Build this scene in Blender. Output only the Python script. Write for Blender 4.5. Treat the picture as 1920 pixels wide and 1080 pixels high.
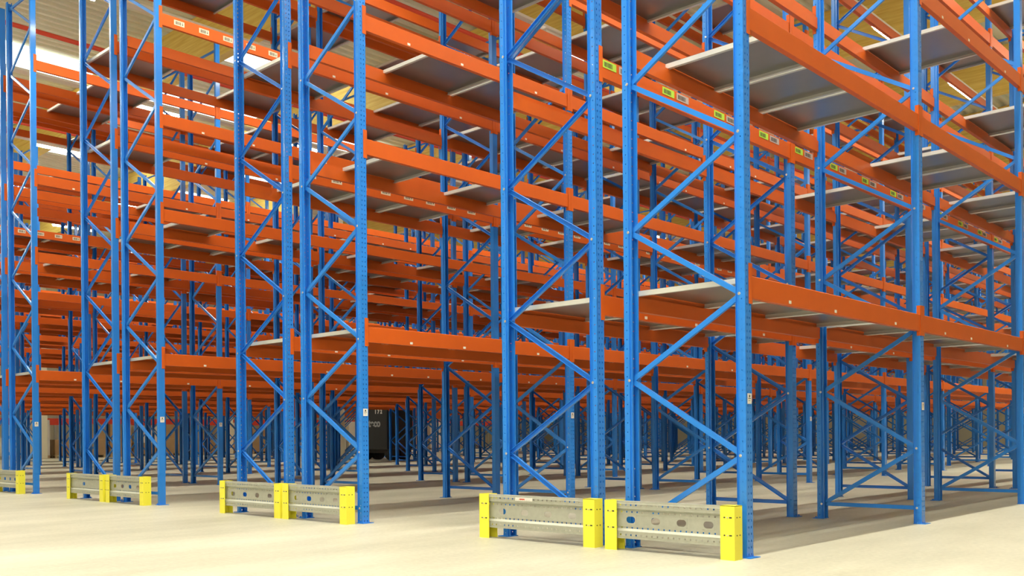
import bpy, bmesh, math, random
from mathutils import Vector, Matrix
random.seed(7)
sc = bpy.context.scene
C = sc.collection
for o in list(bpy.data.objects):
    bpy.data.objects.remove(o)

# ------------------------------------------------------------------ camera
CAM = Vector((3.588, -6.355, 0.92))
YAW, ROLL = math.radians(43.11), math.radians(-0.485)
Fw = Vector((-math.sin(YAW), math.cos(YAW), 0)); Rt = Vector((math.cos(YAW), math.sin(YAW), 0)); Up = Vector((0, 0, 1))
R2 = Rt*math.cos(ROLL) + Up*math.sin(ROLL)
U2 = Up*math.cos(ROLL) - Rt*math.sin(ROLL)
cd = bpy.data.cameras.new('camera'); cam = bpy.data.objects.new('camera', cd); C.objects.link(cam)
m = Matrix.Identity(4)
for i in range(3):
    m[i][0] = R2[i]; m[i][1] = U2[i]; m[i][2] = -Fw[i]; m[i][3] = CAM[i]
cam.matrix_world = m
cd.sensor_width = 36; cd.lens = 36*1807/1920; cd.shift_y = (816.2-540)/1920
cd.clip_end = 300
sc.camera = cam
FPX, CY = 1807.0, 816.2
def proj(p):
    d = Vector(p)-CAM
    c = d.dot(Fw)
    if c < .3: return None
    a, b = d.dot(R2), d.dot(U2)
    return 960+FPX*a/c, CY-FPX*b/c, c
def in_view(p, mgn=60):
    q = proj(p)
    return q is not None and -mgn < q[0] < 1920+mgn and -mgn < q[1] < 1080+mgn

# ------------------------------------------------------------------ light, world, exposure
sc.view_settings.view_transform = 'Standard'; sc.view_settings.look = 'None'
sc.view_settings.exposure = -1.14; sc.view_settings.gamma = 1.0
sc.view_settings.use_curve_mapping = False
w = bpy.data.worlds.new('world'); sc.world = w; w.use_nodes = True
w.node_tree.nodes['Background'].inputs[0].default_value = (1, .97, .88, 1)
w.node_tree.nodes['Background'].inputs[1].default_value = 0.15
LIGHT_COL = (1.0, .95, .80)
def area_light(name, loc, sx, sy, power, rot=(0, 0, 0)):
    l = bpy.data.lights.new(name, 'AREA'); l.shape = 'RECTANGLE'; l.size = sx; l.size_y = sy
    l.energy = power; l.color = LIGHT_COL
    o = bpy.data.objects.new(name, l); o.location = loc; o.rotation_euler = rot; C.objects.link(o)
    return o
# general hall lighting over the open floor in front of the rack ends, plus one added fill
area_light('hall_and_fill_light', (2.5, -2.6, 9.0), 5, .4, 700)
area_light('hall_and_fill_light', (-7.0, -2.0, 9.0), 9, .4, 480)
area_light('hall_and_fill_light', (-19.0, -2.0, 9.0), 9, .4, 430)
area_light('hall_and_fill_light', (2.0, -9.5, 9.0), 5, .4, 500)
area_light('hall_and_fill_light', (5.0, -10.0, 5.5), 3, 1, 650, (math.radians(68), 0, math.radians(42)))  # added fill from the camera side, tilted to brighten the near rack posts

# ------------------------------------------------------------------ materials
def mat(name, col, rough=.5, metal=0, noise=0, nscale=8, bump=0, spec=.5, emit=None, estr=0, coat=0):
    m = bpy.data.materials.new(name); m.use_nodes = True
    nt = m.node_tree; b = nt.nodes['Principled BSDF']
    b.inputs['Roughness'].default_value = rough; b.inputs['Metallic'].default_value = metal
    b.inputs['Specular IOR Level'].default_value = spec
    b.inputs['Coat Weight'].default_value = coat; b.inputs['Coat Roughness'].default_value = .15
    b.inputs['Base Color'].default_value = (*col, 1)
    if noise or bump:
        tc = nt.nodes.new('ShaderNodeTexCoord'); n = nt.nodes.new('ShaderNodeTexNoise')
        n.inputs['Scale'].default_value = nscale; n.inputs['Detail'].default_value = 5
        nt.links.new(tc.outputs['Object'], n.inputs['Vector'])
        if noise:
            mx = nt.nodes.new('ShaderNodeMix'); mx.data_type = 'RGBA'
            mx.inputs[6].default_value = (*[c*(1-noise) for c in col], 1)
            mx.inputs[7].default_value = (*[min(1, c*(1+noise)) for c in col], 1)
            nt.links.new(n.outputs['Fac'], mx.inputs[0]); nt.links.new(mx.outputs[2], b.inputs['Base Color'])
        if bump:
            bp = nt.nodes.new('ShaderNodeBump'); bp.inputs['Strength'].default_value = bump; bp.inputs['Distance'].default_value = .01
            nt.links.new(n.outputs['Fac'], bp.inputs['Height']); nt.links.new(bp.outputs['Normal'], b.inputs['Normal'])
    if emit:
        b.inputs['Emission Color'].default_value = (*emit, 1); b.inputs['Emission Strength'].default_value = estr
    return m
M = {}
M['blue'] = mat('blue_paint', (.022, .225, .77), .24, 0, .10, 3, coat=.3)
M['orange'] = mat('orange_paint', (.60, .105, .010), .44, 0, .08, 4, spec=.3, coat=.05)
M['yellow'] = mat('yellow_paint', (.98, .90, .07), .35, 0, .04, 6)
M['galv'] = mat('galvanised_steel', (.50, .51, .45), .45, .4, .16, 22)
M['deck'] = mat('deck_steel', (.38, .38, .37), .30, .8, .08, 5)
M['decklip'] = mat('deck_edge_steel', (.80, .80, .77), .38, .35, .05, 9)
M['bolt'] = mat('bolt_zinc', (.85, .85, .85), .25, .8)
M['white'] = mat('white_label', (.82, .80, .74), .6)
M['cream_label'] = mat('cream_label', (.75, .66, .50), .6)
M['green_label'] = mat('green_label', (.42, .72, .06), .6)
M['grey_label'] = mat('grey_label', (.45, .40, .38), .6)
M['ink'] = mat('black_ink', (.03, .03, .03), .6)
M['redink'] = mat('red_ink', (.7, .08, .05), .6)
M['dark'] = mat('dark_cover', (.030, .034, .036), .5, 0, .2, 2)
M['tarp_text'] = mat('grey_lettering', (.38, .40, .40), .6)
M['column'] = mat('cream_concrete', (.62, .58, .42), .8, 0, .05, 3)
M['wall'] = mat('cream_wall', (.60, .58, .46), .8, 0, .04, 1)
M['carton'] = mat('brown_cardboard', (.36, .23, .11), .8, 0, .15, 3)
M['wrap'] = mat('pale_wrapped_goods', (.62, .58, .50), .4, 0, .1, 3)
M['pallet'] = mat('pallet_wood', (.42, .30, .16), .8, 0, .15, 8)
M['redpaint'] = mat('red_paint', (.75, .07, .03), .45)
M['rubber'] = mat('black_rubber', (.02, .02, .02), .7)
M['housing'] = mat('lamp_housing_white', (.82, .80, .70), .45)
M['tube'] = mat('lamp_tube', (1, 1, 1), .4, emit=(1, .95, .80), estr=150)
M['sky'] = mat('skylight_panel', (1, 1, 1), .4, emit=(.95, 1, .97), estr=6.0)

def floor_mat():
    m = bpy.data.materials.new('concrete_floor'); m.use_nodes = True; nt = m.node_tree; b = nt.nodes['Principled BSDF']
    tc = nt.nodes.new('ShaderNodeTexCoord')
    n1 = nt.nodes.new('ShaderNodeTexNoise'); n1.inputs['Scale'].default_value = .9; n1.inputs['Detail'].default_value = 8; n1.inputs['Roughness'].default_value = .62
    n2 = nt.nodes.new('ShaderNodeTexNoise'); n2.inputs['Scale'].default_value = 26; n2.inputs['Detail'].default_value = 6
    mp = nt.nodes.new('ShaderNodeMapping'); mp.inputs['Scale'].default_value = (1, .35, 1); mp.inputs['Rotation'].default_value = (0, 0, .6)
    nt.links.new(tc.outputs['Object'], mp.inputs['Vector']); nt.links.new(mp.outputs[0], n1.inputs['Vector']); nt.links.new(tc.outputs['Object'], n2.inputs['Vector'])
    cr = nt.nodes.new('ShaderNodeValToRGB'); e = cr.color_ramp.elements
    e[0].position = .32; e[0].color = (.44, .425, .32, 1); e[1].position = .68; e[1].color = (.66, .63, .50, 1)
    nt.links.new(n1.outputs['Fac'], cr.inputs[0])
    mx = nt.nodes.new('ShaderNodeMix'); mx.data_type = 'RGBA'; mx.blend_type = 'MULTIPLY'; mx.inputs[0].default_value = .35
    nt.links.new(cr.outputs[0], mx.inputs[6]); nt.links.new(n2.outputs['Fac'], mx.inputs[7])
    nt.links.new(mx.outputs[2], b.inputs['Base Color'])
    b.inputs['Roughness'].default_value = .48
    bp = nt.nodes.new('ShaderNodeBump'); bp.inputs['Strength'].default_value = .15; bp.inputs['Distance'].default_value = .004
    nt.links.new(n2.outputs['Fac'], bp.inputs['Height']); nt.links.new(bp.outputs[0], b.inputs['Normal'])
    return m
M['floor'] = floor_mat()
def wood_mat():
    m = bpy.data.materials.new('glulam_wood'); m.use_nodes = True; nt = m.node_tree; b = nt.nodes['Principled BSDF']
    tc = nt.nodes.new('ShaderNodeTexCoord'); mp = nt.nodes.new('ShaderNodeMapping'); mp.inputs['Scale'].default_value = (.5, 1, 9)
    n = nt.nodes.new('ShaderNodeTexNoise'); n.inputs['Scale'].default_value = 2.2; n.inputs['Detail'].default_value = 6
    nt.links.new(tc.outputs['Object'], mp.inputs[0]); nt.links.new(mp.outputs[0], n.inputs['Vector'])
    cr = nt.nodes.new('ShaderNodeValToRGB'); e = cr.color_ramp.elements
    e[0].position = .3; e[0].color = (.78, .52, .09, 1); e[1].position = .7; e[1].color = (.95, .74, .20, 1)
    nt.links.new(n.outputs['Fac'], cr.inputs[0]); nt.links.new(cr.outputs[0], b.inputs['Base Color']); b.inputs['Roughness'].default_value = .6
    return m
M['wood'] = wood_mat()
M['roof'] = mat('roof_sheet', (.80, .82, .68), .5, 0, .05, 2)

# ------------------------------------------------------------------ mesh helpers
class MB:
    """collects faces and links them as one mesh object"""
    def __init__(s): s.v = []; s.f = []; s.mi = []
    def box(s, a, b, mi=0):
        n = len(s.v); x0, y0, z0 = a; x1, y1, z1 = b
        s.v += [(x0,y0,z0),(x1,y0,z0),(x1,y1,z0),(x0,y1,z0),(x0,y0,z1),(x1,y0,z1),(x1,y1,z1),(x0,y1,z1)]
        s.f += [tuple(n+i for i in q) for q in ((0,3,2,1),(4,5,6,7),(0,1,5,4),(1,2,6,5),(2,3,7,6),(3,0,4,7))]; s.mi += [mi]*6
        return s
    def prism(s, prof, a, b, up=(0, 0, 1), closed=True, caps=True, mi=0):
        """prof: 2-D points (side, up) swept from a to b"""
        a = Vector(a); b = Vector(b); d = (b-a).normalized(); side = d.cross(Vector(up)).normalized(); u = side.cross(d)
        n = len(s.v); k = len(prof)
        for P in (a, b): s.v += [tuple(P+side*p[0]+u*p[1]) for p in prof]
        for i in range(k if closed else k-1):
            j = (i+1) % k; s.f.append((n+i, n+j, n+k+j, n+k+i)); s.mi.append(mi)
        if closed and caps:
            s.f.append(tuple(n+i for i in reversed(range(k)))); s.f.append(tuple(n+k+i for i in range(k))); s.mi += [mi]*2
        return s
    def cyl(s, a, b, r, n=10, mi=0):
        return s.prism([(r*math.cos(2*math.pi*i/n), r*math.sin(2*math.pi*i/n)) for i in range(n)], a, b, up=(0, 0, 1) if abs((Vector(b)-Vector(a)).normalized().z) < .9 else (1, 0, 0), mi=mi)
    def quad(s, pts, mi=0):
        n = len(s.v); s.v += [tuple(p) for p in pts]; s.f.append(tuple(range(n, n+len(pts)))); s.mi.append(mi); return s
    def add(s, o, loc=(0, 0, 0), rot=False):
        n = len(s.v)
        s.v += [((-x if rot else x)+loc[0], (-y if rot else y)+loc[1], z+loc[2]) for x, y, z in o.v]
        s.f += [tuple(n+i for i in f) for f in o.f]; s.mi += o.mi
        return s
    def mesh(s, name, mats):
        me = bpy.data.meshes.new(name); me.from_pydata(s.v, [], s.f)
        for mm in (mats if isinstance(mats, (list, tuple)) else [mats]): me.materials.append(mm)
        if any(s.mi): me.polygons.foreach_set('material_index', s.mi)
        me.update(); return me
def finish(me, solid=0, weld=True, bevel=0):
    bm = bmesh.new(); bm.from_mesh(me)
    if weld: bmesh.ops.remove_doubles(bm, verts=bm.verts, dist=1e-5)
    bmesh.ops.recalc_face_normals(bm, faces=bm.faces)
    if solid: bmesh.ops.solidify(bm, geom=bm.faces[:], thickness=solid)
    if bevel: bmesh.ops.bevel(bm, geom=[e for e in bm.edges], offset=bevel, segments=2, affect='EDGES', profile=.5)
    bm.to_mesh(me); bm.free(); return me
def obj(name, me, parent=None, loc=(0, 0, 0), rot=None, **props):
    o = bpy.data.objects.new(name, me); o.location = loc
    if rot: o.rotation_euler = rot
    if parent: o.parent = parent
    C.objects.link(o)
    for k, v in props.items(): o[k] = v
    return o
def thing(name, label, cat, loc=(0, 0, 0), rz=0, group=None, me=None):
    o = bpy.data.objects.new(name, me); o.location = loc; o.rotation_euler = (0, 0, rz); C.objects.link(o)
    o['label'] = label; o['category'] = cat; o['kind'] = 'thing'
    if group: o['group'] = group
    return o
ORD = ['first', 'second', 'third', 'fourth', 'fifth', 'sixth', 'seventh', 'eighth', 'ninth', 'tenth', 'eleventh', 'twelfth', 'thirteenth', 'fourteenth', 'fifteenth', 'sixteenth']

# ------------------------------------------------------------------ layout
L = 3.447            # bay pitch along Y
NB = 14              # bays
H = 8.63             # frame height
PW = .09             # upright width along Y
DOUBLES = [0, 4.535, 9.006, 13.418, 17.95, 22.43, 26.91, 31.39, 35.87]
D, GAP = 1.1, .277
ROWS = []            # (double index, half, front X, back X)
for d, P in enumerate(DOUBLES):
    ROWS.append((d, 'right', -P, -P-D)); ROWS.append((d, 'left', -P-D-GAP, -P-2*D-GAP))
def levels(d):
    if d in (0, 3, 5, 7): return [2.09, 4.09, 5.41, 7.35]
    return [2.09, 4.09, 5.41, 6.80, 8.25]

# ------------------------------------------------------------------ structure
def struct(name, mb, mm, loc=(0, 0, 0)):
    o = obj(name, mb.mesh(name, mm), loc=loc); o['kind'] = 'structure'; return o
X0, X1, Y0, Y1 = -50.0, 12.0, -14.0, 58.0
struct('floor', MB().box((X0, Y0, -.2), (X1, Y1, 0)), M['floor'])
struct('wall_far', MB().box((X0-.3, Y0, 0), (X0, Y1, 12)), M['wall'])
struct('wall_end', MB().box((X0, Y1, 0), (X1, Y1+.3, 12)), M['wall'])
struct('wall_right', MB().box((X1, Y0, 0), (X1+.3, Y1, 12)), M['wall'])
struct('wall_back', MB().box((X0, Y0-.3, 0), (X1, Y0, 12)), M['wall'])
# trapezoidal roof sheet, ribs along Y
mb = MB(); z0 = 11.12; x = X0; prof = []
while x < X1:
    prof += [(x, z0), (x+.11, z0), (x+.15, z0+.09), (x+.25, z0+.09)]; x += .29
mb2 = MB()
for Ya, Yb in [(Y0, Y1)]:
    n = len(mb2.v)
    mb2.v += [(p[0], Ya, p[1]) for p in prof]+[(p[0], Yb, p[1]) for p in prof]
    k = len(prof)
    for i in range(k-1): mb2.f.append((n+i, n+i+1, n+k+i+1, n+k+i)); mb2.mi.append(0)
mb2.box((X0, Y0, z0+.2), (X1, Y1, z0+.3))
struct('ceiling', mb2, M['roof'])
# glulam roof beams across the rows
g = MB().box((X0, -.11, 9.86), (X1, .11, 11.10))
gm = g.mesh('glulam', M['wood'])
for i in range(13):
    y = -4.8+5.2*i
    o = obj('trim_%d' % (i+1), gm, loc=(0, y, 0)); o['kind'] = 'structure'
# daylight panels in the roof
for i, (xa, xb, ya, yb) in enumerate([(-24.4, -22.6, 5.9, 10.5), (-24.4, -22.6, .7, 5.3), (-19.7, -18.5, 5.9, 10.4), (-24.4, -22.6, 11.2, 15.6), (-31.5, -29.5, 5.9, 10.5), (-31.5, -29.5, 11.2, 15.6), (-13.2, -12.2, 11.2, 15.6), (-35, -33.5, 11.2, 15.6), (-40, -38.4, 5.8, 10.4)]):
    o = obj('window_%d' % (i+1), MB().box((xa, ya, 11.06), (xb, yb, 11.11)).mesh('daylight', M['sky'])); o['kind'] = 'structure'
# columns carrying the roof beams
cm = finish(MB().box((-.19, -.19, 0), (.19, .19, 9.86)).mesh('column', M['column']), bevel=.02)
for i, (x, y) in enumerate([(-43.2, 11.5), (-26.45, 16.0), (-43.2, 21.2), (-43.2, 31.6), (-25.9, 31.6), (-43.2, 42.0)]):
    o = obj('trim_%d' % (20+i), cm, loc=(x, y, 0)); o['kind'] = 'structure'

# ------------------------------------------------------------------ upright frames
def perf(mb, org, du, w, holes, hw, hh, pitch, z1):
    """perforated plate from z=0 to z1: org + du*(0..w); holes = centres across"""
    org = Vector(org); du = Vector(du)
    us = [0]
    for h in holes: us += [h-hw, h+hw]
    us.append(w)
    n = int(z1/pitch)
    def q(u0, u1, za, zb):
        a = org+du*u0; b = org+du*u1
        mb.quad([(a.x, a.y, za), (b.x, b.y, za), (b.x, b.y, zb), (a.x, a.y, zb)])
    for i in range(n):
        zb = i*pitch; z_lo = zb+pitch/2-hh; z_hi = zb+pitch/2+hh; zt = zb+pitch if i < n-1 else z1
        for j in range(len(us)-1):
            q(us[j], us[j+1], zb, z_lo)
            if j % 2 == 0: q(us[j], us[j+1], z_lo, z_hi)
            q(us[j], us[j+1], z_hi, zt)
def post_mesh(holed):
    # local: web on x=0 facing +x, flanges back to x=-.075; y from 0 to PW
    mb = MB()
    if holed:
        perf(mb, (0, 0, 0), (0, 1, 0), PW, [.026, .064], .005, .008, .05, H)
        perf(mb, (0, 0, 0), (-1, 0, 0), .052, [.028], .004, .005, .075, H)
        perf(mb, (0, PW, 0), (-1, 0, 0), .052, [.028], .004, .005, .075, H)
        segs = [((-.052, 0), (-.052, .012)), ((-.052, .012), (-.078, .012)), ((-.078, .012), (-.078, -.004)),
                ((-.052, PW), (-.052, PW-.012)), ((-.052, PW-.012), (-.078, PW-.012)), ((-.078, PW-.012), (-.078, PW+.004))]
        for a, b in segs: mb.quad([(a[0], a[1], 0), (b[0], b[1], 0), (b[0], b[1], H), (a[0], a[1], H)])
        me = mb.mesh('upright_post', M['blue'])
        return finish(me, solid=.0022)
    t = .004
    pts = [(0, 0), (0, PW), (-.052, PW), (-.052, PW-.012), (-.078, PW-.012), (-.078, PW-.012-t), (-.052+t, PW-.012-t), (-.052+t, PW-t), (-t, PW-t),
           (-t, t), (-.052+t, t), (-.052+t, .012+t), (-.078, .012+t), (-.078, .012), (-.052, .012), (-.052, 0)]
    n = len(pts)
    mb.v = [(p[0], p[1], 0) for p in pts]+[(p[0], p[1], H) for p in pts]
    for i in range(n): mb.f.append((i, (i+1) % n, n+(i+1) % n, n+i)); mb.mi.append(0)
    mb.f.append(tuple(range(n, 2*n))); mb.mi.append(0)
    return finish(mb.mesh('upright_post_plain', M['blue']))
POST_H = post_mesh(True); POST_P = post_mesh(False)
def mirror_x(me, D_):
    m2 = me.copy(); bm = bmesh.new(); bm.from_mesh(m2)
    for v in bm.verts: v.co.x = -D_-v.co.x
    bmesh.ops.reverse_faces(bm, faces=bm.faces); bm.to_mesh(m2); bm.free(); return m2
POST_HB = mirror_x(POST_H, D); POST_PB = mirror_x(POST_P, D)
CH = [(-.013, -.02), (.013, -.02), (.013, -.0165), (-.0095, -.0165), (-.0095, .0165), (.013, .0165), (.013, .02), (-.013, .02)]
CHR = [(-a, b) for a, b in reversed(CH)]
YC = PW/2
ZB, ZF = .158, .755
def brace(a, b, flip):
    mb = MB(); mb.prism(CHR if flip else CH, a, b); return mb
XA, XB = -.048, -D+.048
BR = []
nodes = [(XB, ZB)]; z = ZF; side = 0
for i in range(14):
    nodes.append((XA if i % 2 == 0 else XB, ZF+.6*i))
for i in range(14):
    a, b = nodes[i], nodes[i+1]
    BR.append(brace((a[0], YC, a[1]), (b[0], YC, b[1]), i % 2 == 0))
BRM = [finish(b.mesh('diagonal_brace', M['blue'])) for b in BR]
HOR = [brace((XA, YC, z), (XB, YC, z), False) for z in (ZB, 8.50)]
HORM = [finish(b.mesh('horizontal_brace', M['blue'])) for b in HOR]
def bolt_mb(x, z):
    mb = MB(); mb.cyl((x, -.0075, z), (x, .001, z), .008, 6); mb.cyl((x, -.003, z), (x, .0005, z), .012, 12); return mb
BOLTM = [finish(bolt_mb(nodes[i+1][0], nodes[i+1][1]).mesh('bolt', M['bolt']), weld=False) for i in range(14)]
BOLTH = finish(bolt_mb(XA, ZB).add(bolt_mb(XB, ZB)).mesh('bolt_pair', M['bolt']), weld=False)
def base_mb(x):
    mb = MB().box((x-.075, -.025, 0), (x+.045, PW+.025, .006)); mb.cyl((x-.04, -.014, .006), (x-.04, -.014, .022), .009, 6); return mb
BASEM = [finish(base_mb(x).mesh('base_plate', M['blue']), weld=False) for x in (.0, -D+.03)]
# whole frame as one mesh for the far ones
far = MB()
pm = MB()
for me in (POST_P, POST_PB):
    n = len(far.v); far.v += [tuple(v.co) for v in me.vertices]; far.f += [tuple(n+i for i in p.vertices) for p in me.polygons]; far.mi += [0]*len(me.polygons)
for b in BR+HOR: far.add(b)
for x in (0, -D+.03): far.add(base_mb(x))
FARM = far.mesh('far_frame', M['blue'])

TIER1 = 13.5; TIER2 = 21
STICK = MB().box((.0024, .018, 1.138), (.0035, .078, 1.215))
STICK.box((.0035, .030, 1.175), (.004, .066, 1.18), 1); STICK.box((.0035, .030, 1.16), (.004, .058, 1.163), 1); STICK.box((.0035, .040, 1.186), (.004, .056, 1.204), 1)
STICKM = STICK.mesh('notice_sticker', [M['white'], M['ink']])
def row_txt(d, half): return f"{half} half of the {ORD[d]} double rack"
def frame(d, half, xf, k):
    y = k*L; dist = (Vector((xf-.5, y, 1))-CAM).length
    rot = half == 'left'
    loc = (xf-D, y+PW, 0) if rot else (xf, y, 0)
    lab = f"blue rack frame, {ORD[k]} from the front end, {row_txt(d, half)}"
    if k == 0: lab = f"blue end frame behind yellow-posted guard, {row_txt(d, half)}"
    if not any(in_view((xf-s, y, zz), 30) for s in (0, D) for zz in (.3, 2, 4, 6, 8)): return
    t1 = dist < TIER1; t2 = dist < TIER2
    rz = math.pi if rot else 0
    if not t2:
        thing('upright_frame', lab, 'rack frame', loc, rz, 'upright frames of the pallet racks', me=FARM); return
    t = thing('upright_frame', lab, 'rack frame', loc, rz, 'upright frames of the pallet racks')
    pf = obj('upright_post', POST_H if t1 else POST_P, t); obj('upright_post', POST_HB if t1 else POST_PB, t)
    for b in BASEM: obj('base_plate', b, t)
    for i, h in enumerate(HORM):
        hb = obj('horizontal_brace', h, t)
        if t1 and i == 0 and not rot: obj('bolt', BOLTH, hb)
    for i, b in enumerate(BRM):
        bb = obj('diagonal_brace', b, t)
        if t1 and (i < 11):
            if rot: obj('bolt', BOLTM[i], bb, loc=(0, PW+.007, 0))
            else: obj('bolt', BOLTM[i], bb)
    if not rot: obj('notice_sticker', STICKM, pf, label='small white notice sticker')
for d, half, xf, xb in ROWS:
    for k in range(NB+1): frame(d, half, xf, k)

# ------------------------------------------------------------------ beams
BH = .165; CT = .09; CB = .045
def beam_box():
    # local x: front face at 0, box back to -.05, origin at beam top at start of bay
    mb = MB()
    y0, y1 = PW+.0085, L-.0085
    prof = [(0, -BH), (0, -.004), (-.004, 0), (-.022, 0), (-.022, -.046), (-.05, -.046), (-.05, -BH)]
    n = len(prof)
    mb.v = [(p[0], y0, p[1]) for p in prof]+[(p[0], y1, p[1]) for p in prof]
    for i in range(n): mb.f.append((i, (i+1) % n, n+(i+1) % n, n+i)); mb.mi.append(0)
    mb.f += [tuple(range(n)), tuple(reversed(range(n, 2*n)))]; mb.mi += [0, 0]
    return mb
def connector(start):
    mb = MB()
    if start:
        mb.box((.003, PW/2+.002, -BH-CB), (.007, PW+.007, CT)); mb.box((-.033, PW+.003, -BH-CB), (.007, PW+.007, CT))
    else:
        mb.box((.003, L-.007, -BH-CB), (.007, L+PW/2-.002, CT)); mb.box((-.033, L-.007, -BH-CB), (.007, L-.003, CT))
    return mb
def flipx(mb):
    o = MB(); o.v = [(-x, y, z) for x, y, z in mb.v]; o.f = [tuple(reversed(f)) for f in mb.f]; o.mi = list(mb.mi); return o
BB = beam_box(); CS, CE = connector(True), connector(False)
def whole(fl):
    o = MB()
    for q in (BB, CS, CE): o.add(flipx(q) if fl else q)
    return o
WH = {False: whole(False), True: whole(True)}
BM = {False: finish(BB.mesh('beam', M['orange'])), True: finish(flipx(BB).mesh('beam', M['orange']))}
CSM = {f: finish((flipx(CS) if f else CS).mesh('connector', M['orange']), weld=False) for f in (False, True)}
CEM = {f: finish((flipx(CE) if f else CE).mesh('connector', M['orange']), weld=False) for f in (False, True)}
WM = {f: finish(WH[f].mesh('beam_whole', M['orange']), weld=False) for f in (False, True)}
def barcode(wd, ht, base, arrow=True):
    mb = MB().box((.0005, 0, -ht/2), (.0022, wd, ht/2))
    x = .02; r = random.Random(3)
    while x < wd-.05:
        ww = r.choice((.002, .003, .005)); mb.box((.0022, x, -ht*.32), (.0026, x+ww, ht*.3), 1); x += ww+r.choice((.002, .004))
    if arrow:
        mb.box((.0022, wd-.03, -.002), (.0026, wd-.024, ht*.34), 1)
        mb.quad([(.0024, wd-.038, -.002), (.0024, wd-.016, -.002), (.0024, wd-.027, -ht*.34)], 1)
    return mb.mesh('shelf_label', [base, M['ink']])
BC_CREAM = barcode(.155, .07, M['cream_label']); BC_GREEN = barcode(.19, .065, M['green_label'], False); BC_GREY = barcode(.20, .065, M['grey_label'], False)
TAGM = MB().box((.0005, -.02, -.0125), (.002, .02, .0125)).mesh('load_tag', M['white'])
N_IND_BEAM = 300; N_PART_BEAM = 120
cand = []
for r, (d, half, xf, xb) in enumerate(ROWS):
    for k in range(NB):
        for l, zt in enumerate(levels(d)):
            for face in (0, 1):
                x = xf if face == 0 else xb
                pts = [proj((x, k*L+s*L, zt)) for s in (.02, .25, .5, .75, .98)]
                vis = [p for p in pts if p and -5 < p[0] < 1925 and -20 < p[1] < 1080]
                if not vis: continue
                cand.append((len(vis)/5/min(p[2] for p in vis)**2, r, k, l, face))
BEAM_KEYS = None
BEAM_KEYS = '''0010 0000 2020 2010 0011 2000 1010 0001 1011 1001 2021 2011 3020 3021 0110 0120 2001 3011 4010 4020 4000 0100 3010 4011 1000 6030 6020 6010 5031 3001
0111 4021 4030 0121 5011 2120 1110 1021 2110 0101 4140 6000 5021 4110 2100 6011 1111 4031 4100 2121 4111 1101 3121 5041 5030 3111 3030 6021 6031 2111
5020 4001 7011 0211 0221 3120 5111 3130 1120 0201 5001 5140 2210 2101 7031 5010 7030 7021 0021 6110 2200 6120 2131 1211 3000 6130 2220 8030 8130 2130
3031 3101 1230 6111 7111 2221 8010 6220 6210 1210 3220 1100 3110 1201 1221 3221 8110 6211 4200 4210 1231 4101 3211 2211 6100 2201 6001 4211 8121 a110
1020 4141 7020 2031 2310 8020 8021 8140 8111 6200 0231 5110 1311 2320 7010 1331 8011 2300 5211 3240 8000 8230 3201 7211 2321 4300 8100 6320 5101 5131
1301 9111 4131 8330 3210 a210 9041 8321 1220 5040 4120 3321 7001 2241 8041 2510 8210 2421 5000 a111 3141 1200 9011 3320 8040 4201 2311 9040 4400 2330
c110 2401 a131 1330 5210 6300 6101 3420 9241 2500 3301 a100 7311 c210 b111 8200 2411 2400 3521 9211 2410 6201 7101 e210 9030 2301 5220 3440 8211 4041
3131 7110 8300 5201 a211 4320 9141 3100 8221 9120 7210 1321 8031 7000 b211 a200 8530 3421 9020 2621 8430 6311 3501 5100 4220 8101 1411 7201 8421 4600
b121 1310 8001 7130 4540 4440 4401 c111 3200 9110 4500 g210 3231 8310 7131 3541 6500 9021 b131 3540 9101 9010 9320 4240 3720 3620 2441 3520 c310 5301
c211 2601 7411 1401 c200 c100 a101 b221 a400 3401 2600 a010 3721 8301 e211 2521 9130 6420 1320 6310 4900 7611 7220 2610 d111 2530 8500 5401 3701 b110'''  # largest in the photo first
if BEAM_KEYS:
    rank = {tuple(int(c, 36) for c in s): i for i, s in enumerate(BEAM_KEYS.split())}
    cand.sort(key=lambda c: (rank.get(c[1:], 9999), -c[0]))
else: cand.sort(reverse=True)
rest = MB()
for i, (_, r, k, l, face) in enumerate(cand):
    d, half, xf, xb = ROWS[r]; zt = levels(d)[l]
    x = xf if face == 0 else xb; fl = face == 1
    loc = (x, k*L, zt)
    if i >= N_IND_BEAM:
        rest.add(WH[fl], loc); continue
    lab = f"orange beam, {'right' if face == 0 else 'left'} face, {ORD[l]} level, {ORD[k]} bay, {row_txt(d, half)}"
    grp = 'orange beams of the pallet racks'
    if i >= N_PART_BEAM:
        o = thing('rack_beam', lab, 'beam', loc, 0, grp, me=WM[fl])
    else:
        o = thing('rack_beam', lab, 'beam', loc, 0, grp)
        obj('beam_box', BM[fl], o); obj('end_connector', CSM[fl], o); obj('end_connector', CEM[fl], o)
        if face == 0 and l in (0, 2):
            for yy in (.70, 1.52, 2.82):
                obj('load_tag', TAGM, o, loc=(0, yy, -BH+.026), label='small white tag near the lower edge')
    if d == 2 and half == 'right' and l == 3 and face == 0 or d == 3 and half == 'left' and l == 1 and face == 0 or d == 4 and half == 'right' and l == 2 and face == 0 or d == 1 and half == 'left' and l == 1 and face == 0:
        for q in range(8): obj('shelf_label', BC_CREAM, o, loc=(.001, .27+.38*q, -BH*.45), label='cream barcode label with arrow')
    if d == 0 and half == 'left' and l == 1 and face == 0:
        for q in range(4):
            obj('shelf_label', BC_GREEN, o, loc=(.0005, .10+.885*q, -.045), label='lime green barcode label')
            obj('shelf_label', BC_GREY, o, loc=(.0005, .33+.885*q, -.045), label='grey barcode label')
if rest.v:
    o = obj('rack_beams', finish(rest.mesh('far_beams', M['orange']), weld=False)); o['kind'] = 'stuff'; o['label'] = 'mass of small orange beams deep in the far racking'; o['category'] = 'beams'

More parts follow.
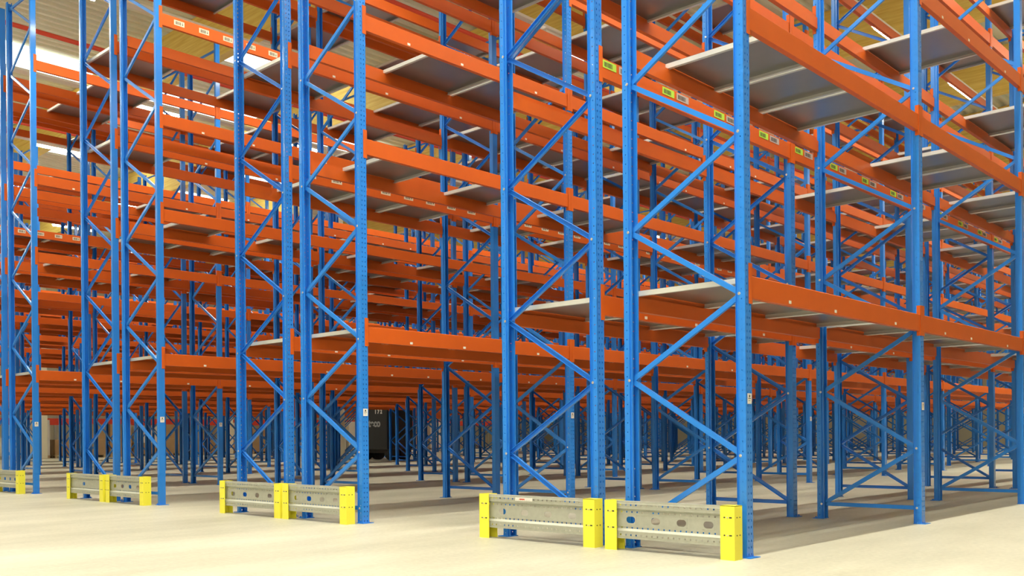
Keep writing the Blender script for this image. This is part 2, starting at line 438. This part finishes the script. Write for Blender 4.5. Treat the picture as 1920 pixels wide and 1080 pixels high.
# ------------------------------------------------------------------ deck panels
def deck_mb(wd):
    mb = MB(); xa, xb = -.024, -D+.024; t = .002; h = .040; w_ = .034
    mb.box((xb, 0, -t), (xa, wd, 0), 0)
    for y0, s in ((0, 1), (wd, -1)):
        a, b = sorted((y0, y0+s*.002)); mb.box((xb, a, -h), (xa, b, -t), 1)
        a, b = sorted((y0, y0+s*w_)); mb.box((xb+.001, a, -h-t), (xa-.001, b, -h), 1)
    return mb
DW = {'w': 1.085, 'n': .79}
DECK = {k: deck_mb(v) for k, v in DW.items()}
DECKM = {k: v.mesh('deck_panel', [M['deck'], M['decklip']]) for k, v in DECK.items()}
dk = []
rd = random.Random(11)
KNOWN = {(1, 0, 1): [0, 0, 0], (1, 0, 2): [1, 1, 0], (1, 1, 1): [0, 0, 1], (1, 1, 2): [0, 0, 1], (0, 0, 0): [1, 1, 1], (0, 0, 1): [1, 1, 1], (0, 1, 2): [0, 1, 0], (2, 0, 2): [0, 1, 1], (4, 0, 3): [0, 0, 0], (0, 2, 2): [0, 1, 1], (2, 0, 3): [0, 1, 1]}
for r, (d, half, xf, xb) in enumerate(ROWS):
    for k in range(NB):
        for l, zt in enumerate(levels(d)):
            narrow = l == 1
            if narrow: spec = [(.59+.812*q, 'n') for q in range(3)]; n = 3
            else: spec = [(.10+1.115*q, 'w') for q in range(3)]
            keep = KNOWN.get((r, k, l)) or [rd.random() < (.97, .75, .5, .4, .35)[l] for _ in spec]
            for q, (yy, w_) in enumerate(spec):
                if not keep[q]: continue
                pts = [proj((xf-.55, k*L+yy+s, zt)) for s in (.1, .9)]+[proj((xf, k*L+yy+.5, zt)), proj((xb, k*L+yy+.5, zt))]
                vis = [p for p in pts if p and -5 < p[0] < 1925 and -40 < p[1] < 1085]
                if not vis: continue
                dk.append(((abs(zt-CAM.z)+.3)/min(p[2] for p in vis)**3*len(vis), r, k, l, q, yy, w_))
DECK_KEYS = None
DECK_KEYS = '''0010 0121 0011 0012 2021 0000 0111 3020 0112 1021 0221 2131 2010 2022 3131 1000 0210 1112 4131 5030 2012 0001 0002 5032 3231 3120 3121 3230 3012 0100
2241 0232 5020 3010 3011 6031 7031 5140 5131 3122 5041 0211 1310 1330 4140 2032 4132 2110 3222 4010 3221 3220 0102 4142 1211 1212 2132 2111 0200 0222
1311 2210 7131 2122 2000 6131 1001 3320 3322 3112 1002 0101 5330 5231 0212 5011 3000 1102 3110 3530 4012 5142 2442 4110 1100 7132 3531 3212 3211 5010
2212 2211 3730 5332 6022 4112 2410 6232 1312 3422 6230 5012 3421 3210 2222 5112 2331 2311 5220 5830 1200 6430 4211 2740 2322 4000 2610 8022 2420 5111
1222 0202 5110 4731 1300 5630 3720 9140 2531 2441 5000 4241 3820 4530 6010 1201 9240 9022 8021 6531 6332 6120 4210 2422 1301 6221 6012 6630 4242 2312
5211 1202 2611 4542 2512 6121 5210 5632 5832 3622 2421 6000 6220 5930 2511 8032 9322 1302 9122 8141 7220 5212 5341 6210 2612 5b31 6211 3620 6222 4442
8321 6322 9032 6b30 8220 5640 3621 6320 4a31 5731 2530 8130 8132 7010 6831 5631 6212 5541 9220 7011 4310 2642 3731 9221 8320 7012 2721 9021 6732 3642
2711 7322 4240 3310 1400 8331 8230 7212 7210 5c30 2432 2510 7321 4742 8131 5310 3632 8330 8232 8221 6311 6112 2521 7221 5b32 2630 8422 9320 7211 5321
4741 5c42 8420 8222 6932 5c32 9520 9420 7110 6321 9422 8430 7411 6832 6530 8431 7510 7000 6a32 9222 8231 7612 7310 5520 4a30 7312 6b32 6830 5b42 3832
8421 7320 9740 8730 8432 7412 6520 4432 2001 8b21 7b11 7712 7611 e220 9212 9012 8632 8211 8011 7812 7122 5c40 5a42 2201 e322 e321 9211 9011 8731 8210
7c10 7912 7710 7410 7311 6a31 2301 2102'''  # largest in the photo first
if DECK_KEYS:
    rank = {tuple(int(c, 36) for c in s): i for i, s in enumerate(DECK_KEYS.split())}
    dk.sort(key=lambda c: (rank.get(c[1:5], 9999), -c[0]))
else: dk.sort(reverse=True)
rest = MB()
for i, (_, r, k, l, q, yy, w_) in enumerate(dk):
    d, half, xf, xb = ROWS[r]; loc = (xf, k*L+yy, levels(d)[l]-.001)
    if i >= 300: rest.add(DECK[w_], loc); continue
    o = thing('deck_panel', f"grey deck panel, {ORD[q]} in {ORD[k]} bay, {ORD[l]} level, {row_txt(d, half)}", 'shelf panel', loc, 0, 'grey steel deck panels of the racks', me=DECKM[w_])
if rest.v:
    o = obj('deck_panels', rest.mesh('far_decks', [M['deck'], M['decklip']])); o['kind'] = 'stuff'; o['label'] = 'mass of small grey deck panels deep in the far racking'; o['category'] = 'shelf panels'

# ------------------------------------------------------------------ end guards
def slot_plate(mb, x0, x1, z0, z1, y, slots, sw, sh, small_rows, t=.003):
    """front plate in the XZ plane with oblong slots (quads fan between rectangle and slot) and small round holes"""
    def sheet(a, b, c, d_):  # simple rect
        if b-a > 1e-4 and d_-c > 1e-4: mb.quad([(a, y, c), (b, y, c), (b, y, d_), (a, y, d_)])
    zc = (z0+z1)/2
    # bands with small holes: each band is (centre z); plain strips between
    bands = sorted(small_rows)
    za = zc-sh/2-.012; zb = zc+sh/2+.012
    # slot band
    cur = x0
    for s in slots:
        a, b = s-sw/2-.01, s+sw/2+.01
        sheet(cur, a, za, zb)
        pts = []; r = sh/2; n = 10
        for i in range(n+1):
            th = -math.pi/2+math.pi*i/n; pts.append((s+(sw/2-r)+r*math.cos(th), zc+r*math.sin(th)))
        for i in range(n+1):
            th = math.pi/2+math.pi*i/n; pts.append((s-(sw/2-r)+r*math.cos(th), zc+r*math.sin(th)))
        K = len(pts); outer = []
        for px, pz in pts:
            dx, dz = px-s, pz-zc
            sc_ = min((b-s)/max(abs(dx), 1e-6), (zb-zc)/max(abs(dz), 1e-6)); outer.append((s+dx*sc_, zc+dz*sc_))
        for i in range(K):
            j = (i+1) % K
            mb.quad([(pts[i][0], y, pts[i][1]), (outer[i][0], y, outer[i][1]), (outer[j][0], y, outer[j][1]), (pts[j][0], y, pts[j][1])])
        for cx_, cz_ in ((a, za), (b, za), (b, zb), (a, zb)):
            best = sorted(range(K), key=lambda i: (outer[i][0]-cx_)**2+(outer[i][1]-cz_)**2)
            i = best[0]
            for j in ((i+1) % K, (i-1) % K):
                e = outer[j]
                if (abs(e[0]-cx_) > 1e-5 and abs(e[1]-cz_) > 1e-5) or True:
                    mb.quad([(cx_, y, cz_), (outer[i][0], y, outer[i][1]), (e[0], y, e[1])])
        cur = b
    sheet(cur, x1, za, zb)
    # hole bands
    edges = [z0, za]
    def holeband(zlo, zhi, zr):
        hh = .0065; sheet(x0, x1, zlo, zr-hh); sheet(x0, x1, zr+hh, zhi)
        c = x0; xx = x0+.03
        while xx < x1-.02:
            sheet(c, xx-.0065, zr-hh, zr+hh); c = xx+.0065; xx += .05
        sheet(c, x1, zr-hh, zr+hh)
    holeband(z0, za, small_rows[0]); holeband(zb, z1, small_rows[1])
def guard_rail(wd, plain=False):
    mb = MB(); zl, zh = .095, .392
    yw = .018     # recessed web
    # flat top and bottom bands (proud), web recessed
    slots = [] if plain else [wd*f for f in (.16, .385, .61, .835)]
    if plain: slots = [wd*.42]
    slot_plate(mb, 0, wd, zl+.075, zh-.075, yw, slots, .085, .052, (zl+.086, zh-.086))
    for (a, b) in ((zl, zl+.060), (zh-.060, zh)):
        zr = (a+b)/2; c = 0; xx = .03; hh = .0065
        mb.quad([(0, 0, a), (wd, 0, a), (wd, 0, zr-hh), (0, 0, zr-hh)]); mb.quad([(0, 0, zr+hh), (wd, 0, zr+hh), (wd, 0, b), (0, 0, b)])
        while xx < wd-.02:
            mb.quad([(c, 0, zr-hh), (xx-.0065, 0, zr-hh), (xx-.0065, 0, zr+hh), (c, 0, zr+hh)]); c = xx+.0065; xx += .05
        mb.quad([(c, 0, zr-hh), (wd, 0, zr-hh), (wd, 0, zr+hh), (c, 0, zr+hh)])
    mb.quad([(0, 0, zl+.060), (wd, 0, zl+.060), (wd, yw, zl+.075), (0, yw, zl+.075)])
    mb.quad([(0, 0, zh-.060), (wd, 0, zh-.060), (wd, yw, zh-.075), (0, yw, zh-.075)])
    mb.quad([(0, 0, zh), (wd, 0, zh), (wd, .055, zh), (0, .055, zh)]); mb.quad([(0, 0, zl), (wd, 0, zl), (wd, .055, zl), (0, .055, zl)])
    me = mb.mesh('guard_rail', M['galv']); return finish(me, solid=.0025)
def guard_post(wd=.118, left=True):
    h = .396; dp = .11
    mb = MB(); t = .005
    # U channel, open towards the rail on the inner side
    mb.box((0, 0, 0), (wd, t, h)); mb.box((0, dp-t, 0), (wd, dp, h))
    if left: mb.box((0, t, 0), (t, dp-t, h))
    else: mb.box((wd-t, t, 0), (wd, dp-t, h))
    mb.box((0, 0, h-.004), (wd, dp, h)) if not left else None
    holes = MB()
    for z in (.18, .31):
        for x in (.035, .085): holes.box((x-.011 if x > .05 else x-.006, -.0012, z-.005), (x+.011 if x > .05 else x+.006, 0, z+.005), 1)
        if not left:
            for y in (.035, .075): holes.box((wd, y-.006, z-.004), (wd+.0012, y+.006, z+.004), 1)
    for z in (.18, .31): holes.cyl((.055 if left else .062, -.006, z), (.055 if left else .062, 0, z), .006, 6, mi=2)
    mb.add(holes)
    return mb.mesh('guard_post', [M['yellow'], M['ink'], M['bolt']])
GP = {True: guard_post(left=True), False: guard_post(left=False)}
BARM = {}
STK = MB().box((0, -.0015, 0), (.20, 0, .030)); STK.box((.05, -.002, .009), (.11, -.0015, .020), 1)
for q in range(7): STK.box((.015+q*.024, -.002, .005), (.022+q*.024, -.0015, .011), 2)
STKM = STK.mesh('guard_sticker', [M['white'], M['redink'], M['grey_label']])
GUARDS = [(0, 'right', -1.17, .007), (0, 'left', -2.595, -1.275), (1, 'right', -5.748, -4.561), (1, 'left', -7.097, -5.792), (2, 'right', -10.26, -9.086), (2, 'left', -11.62, -10.345), (3, 'right', -14.75, -13.583), (3, 'left', -16.1, -14.83)]
ROWN = ['nearest', 'second', 'third', 'fourth']
for gi, (d, half, xa, xb) in enumerate(GUARDS):
    t = thing('rack_end_guard', f"low grey holed steel guard with yellow end posts, {row_txt(d, half)}", 'rack guard', (xa, -.19, 0), 0, 'guards across the rack ends')
    wd = xb-xa
    obj('guard_post', GP[True], t, label='yellow end post'); obj('guard_post', GP[False], t, loc=(wd-.118, 0, 0), label='yellow end post')
    rm = guard_rail(wd-.118-.012, plain=(d == 2 and half == 'left'))
    rl = obj('guard_rail', rm, t, loc=(.010, .020, 0))
    rl.location = (.065, .018, 0)
    if gi == 1: obj('guard_sticker', STKM, t, loc=(.30+.13, .0165, .347), label='long white sticker with red print')

# ------------------------------------------------------------------ lamps over the aisles
LW = 1.5
lh = MB().prism([(-.055, 0), (.055, 0), (.035, .07), (-.035, .07)], (0, 0, 0), (0, LW, 0)); LHM = finish(lh.mesh('lamp_housing', M['housing']))
LTM = finish(MB().cyl((0, .03, -.035), (0, LW-.03, -.035), .020, 8).mesh('lamp_tube', M['tube']), weld=False)
TR = finish(MB().box((-.10, -9, 0), (.10, 50, .05)).mesh('lamp_trunking', M['housing']))
AISLES = [.14, 1.9]+[-(DOUBLES[i]+2*D+GAP+DOUBLES[i+1])/2 for i in range(8)]+[-39.4]
for ai, x in enumerate(AISLES):
    al = area_light('aisle_light', (x, 20.5, (9.0 if ai < 2 else 8.28)-.07), .10, 59, (4700, 1300)[ai] if ai < 2 else 2500); al.data.spread = math.radians(120)
    zz = 9.0 if ai < 2 else 8.28
    an = ('aisle beside the first double rack', 'open lane right of the first aisle lamps')[ai] if ai < 2 else f"aisle beyond the {ORD[ai-2]} double rack"
    thing('lamp_trunking', f"long white lamp trunking hung above the {an}", 'lamp trunking', (x, 0, zz+.07), me=TR)
    for q in range(0, 15):
        y = -8.6+3.9*q
        t = thing('aisle_lamp', f"white strip lamp, {ORD[q]} along the {an}", 'lamp', (x, y, zz), 0, 'strip lamps above the aisles')
        obj('lamp_housing', LHM, t); obj('lamp_tube', LTM, t, label='glowing white tube')
# sprinkler pipes below the roof
PM = finish(MB().cyl((0, Y0+.5, 0), (0, Y1-.5, 0), .05, 12).mesh('sprinkler_pipe', M['redpaint']), weld=False)
for i, x in enumerate((-4.9, -11.5, -18.1, -24.7, -31.3)):
    thing('sprinkler_pipe', f"long red sprinkler pipe under the roof, {ORD[i]} from the right", 'pipe', (x, 0, 9.74), me=PM, group='red sprinkler pipes')

# ------------------------------------------------------------------ stock stored beyond the racks
pal = MB()
for i in range(5): pal.box((-.6, -.4+.17*i, .122), (.6, -.29+.17*i, .144))
for x in (-.55, 0, .45):
    for y in (-.4, -.05, .3): pal.box((x, y, .022), (x+.10, y+.1, .10))
    pal.box((x, -.4, .10), (x+.1, .4, .122)); pal.box((x, -.4, 0), (x+.1, .4, .022))
PALM = pal.mesh('pallet', M['pallet'])
def carton_mesh(wx, wy, h, mm):
    mb = MB().box((-wx, -wy, 0), (wx, wy, h)); mb.box((-wx-.002, -.03, .001), (wx+.002, .03, h+.002), 1)
    return mb.mesh('carton', [mm, M['cream_label']])
CARTS = [carton_mesh(.55, .38, .75, M['carton']), carton_mesh(.52, .36, .55, M['carton']), carton_mesh(.56, .38, .85, M['wrap'])]
rs = random.Random(5)
for i in range(22):
    y = 9+1.35*i; x = -44.6
    far_t = f"{ORD[i]} from the left" if i < 16 else 'toward the right'
    g = None if i < 16 else 'pallets standing toward the right of the far wall'
    thing('pallet', f"wooden pallet on the floor before the far wall, {far_t}", 'pallet', (x, y, 0), math.pi/2, g or 'pallets by the far wall', me=PALM)
    c = rs.randrange(3); h = (.75, .55, .85)[c]
    thing('carton', f"{'pale wrapped' if c == 2 else 'brown cardboard'} load on pallet by far wall, {far_t}", 'carton', (x, y, .145), math.pi/2, 'cartons by the far wall', me=CARTS[c])
    if rs.random() < .7:
        thing('carton', f"upper load stacked on the far-wall pallet, {far_t}", 'carton', (x, y, .148+h), math.pi/2, 'upper cartons by the far wall', me=CARTS[rs.randrange(3)])
redb = MB().box((-.06, 6, 1.62), (.06, 44, 1.95)); 
for i in range(12): redb.box((-.04, 6.2+3.4*i, 0), (.04, 6.3+3.4*i, 1.62))
t = thing('barrier_rail', 'long red board on posts running before the far wall', 'barrier', (-45.6, 0, 0))
obj('red_board', MB().box((-.03, 6, 1.62), (.03, 44, 1.95)).mesh('red_board', M['redpaint']), t)
for i in range(12): obj('post', MB().box((-.04, 6.2+3.4*i, 0), (.04, 6.3+3.4*i, 1.62)).mesh('post', M['galv']), t)
# dark covered vehicle in the sixth aisle
tx = thing('covered_trailer', 'dark box trailer with grey lettering parked between the racks', 'trailer', (-25.91, 17.2, 0))
bd = finish(MB().box((-.93, 0, .42), (.93, 1.3, 2.55)).mesh('box_body', M['dark']), bevel=.03)
body = obj('box_body', bd, tx)
obj('chassis', MB().box((-.85, .1, .28), (.85, 1.2, .42)).mesh('chassis', M['rubber']), tx)
wh = finish(MB().cyl((-.12, 0, 0), (.12, 0, 0), .28, 20).mesh('wheel', M['rubber']), weld=False)
for xx in (-.8, .8):
    for yy in (.35, .95): obj('wheel', wh, tx, loc=(xx, yy, .28))
def text(s, size, loc, rot, mm, parent, name):
    cu = bpy.data.curves.new(name, 'FONT'); cu.body = s; cu.size = size; cu.extrude = .002; cu.offset = .012*size/.3; cu.materials.append(mm)
    tmp = bpy.data.objects.new(name, cu); C.objects.link(tmp); bpy.context.view_layer.update()
    me = bpy.data.meshes.new_from_object(tmp.evaluated_get(bpy.context.evaluated_depsgraph_get())); bpy.data.objects.remove(tmp)
    return obj(name, me, parent, loc=loc, rot=rot)
text('teco', .40, (-.18, -.012, 1.30), (math.pi/2, 0, 0), M['tarp_text'], body, 'lettering')
text('1 7 2', .22, (.2, -.012, 1.80), (math.pi/2, 0, 0), M['white'], body, 'lettering')
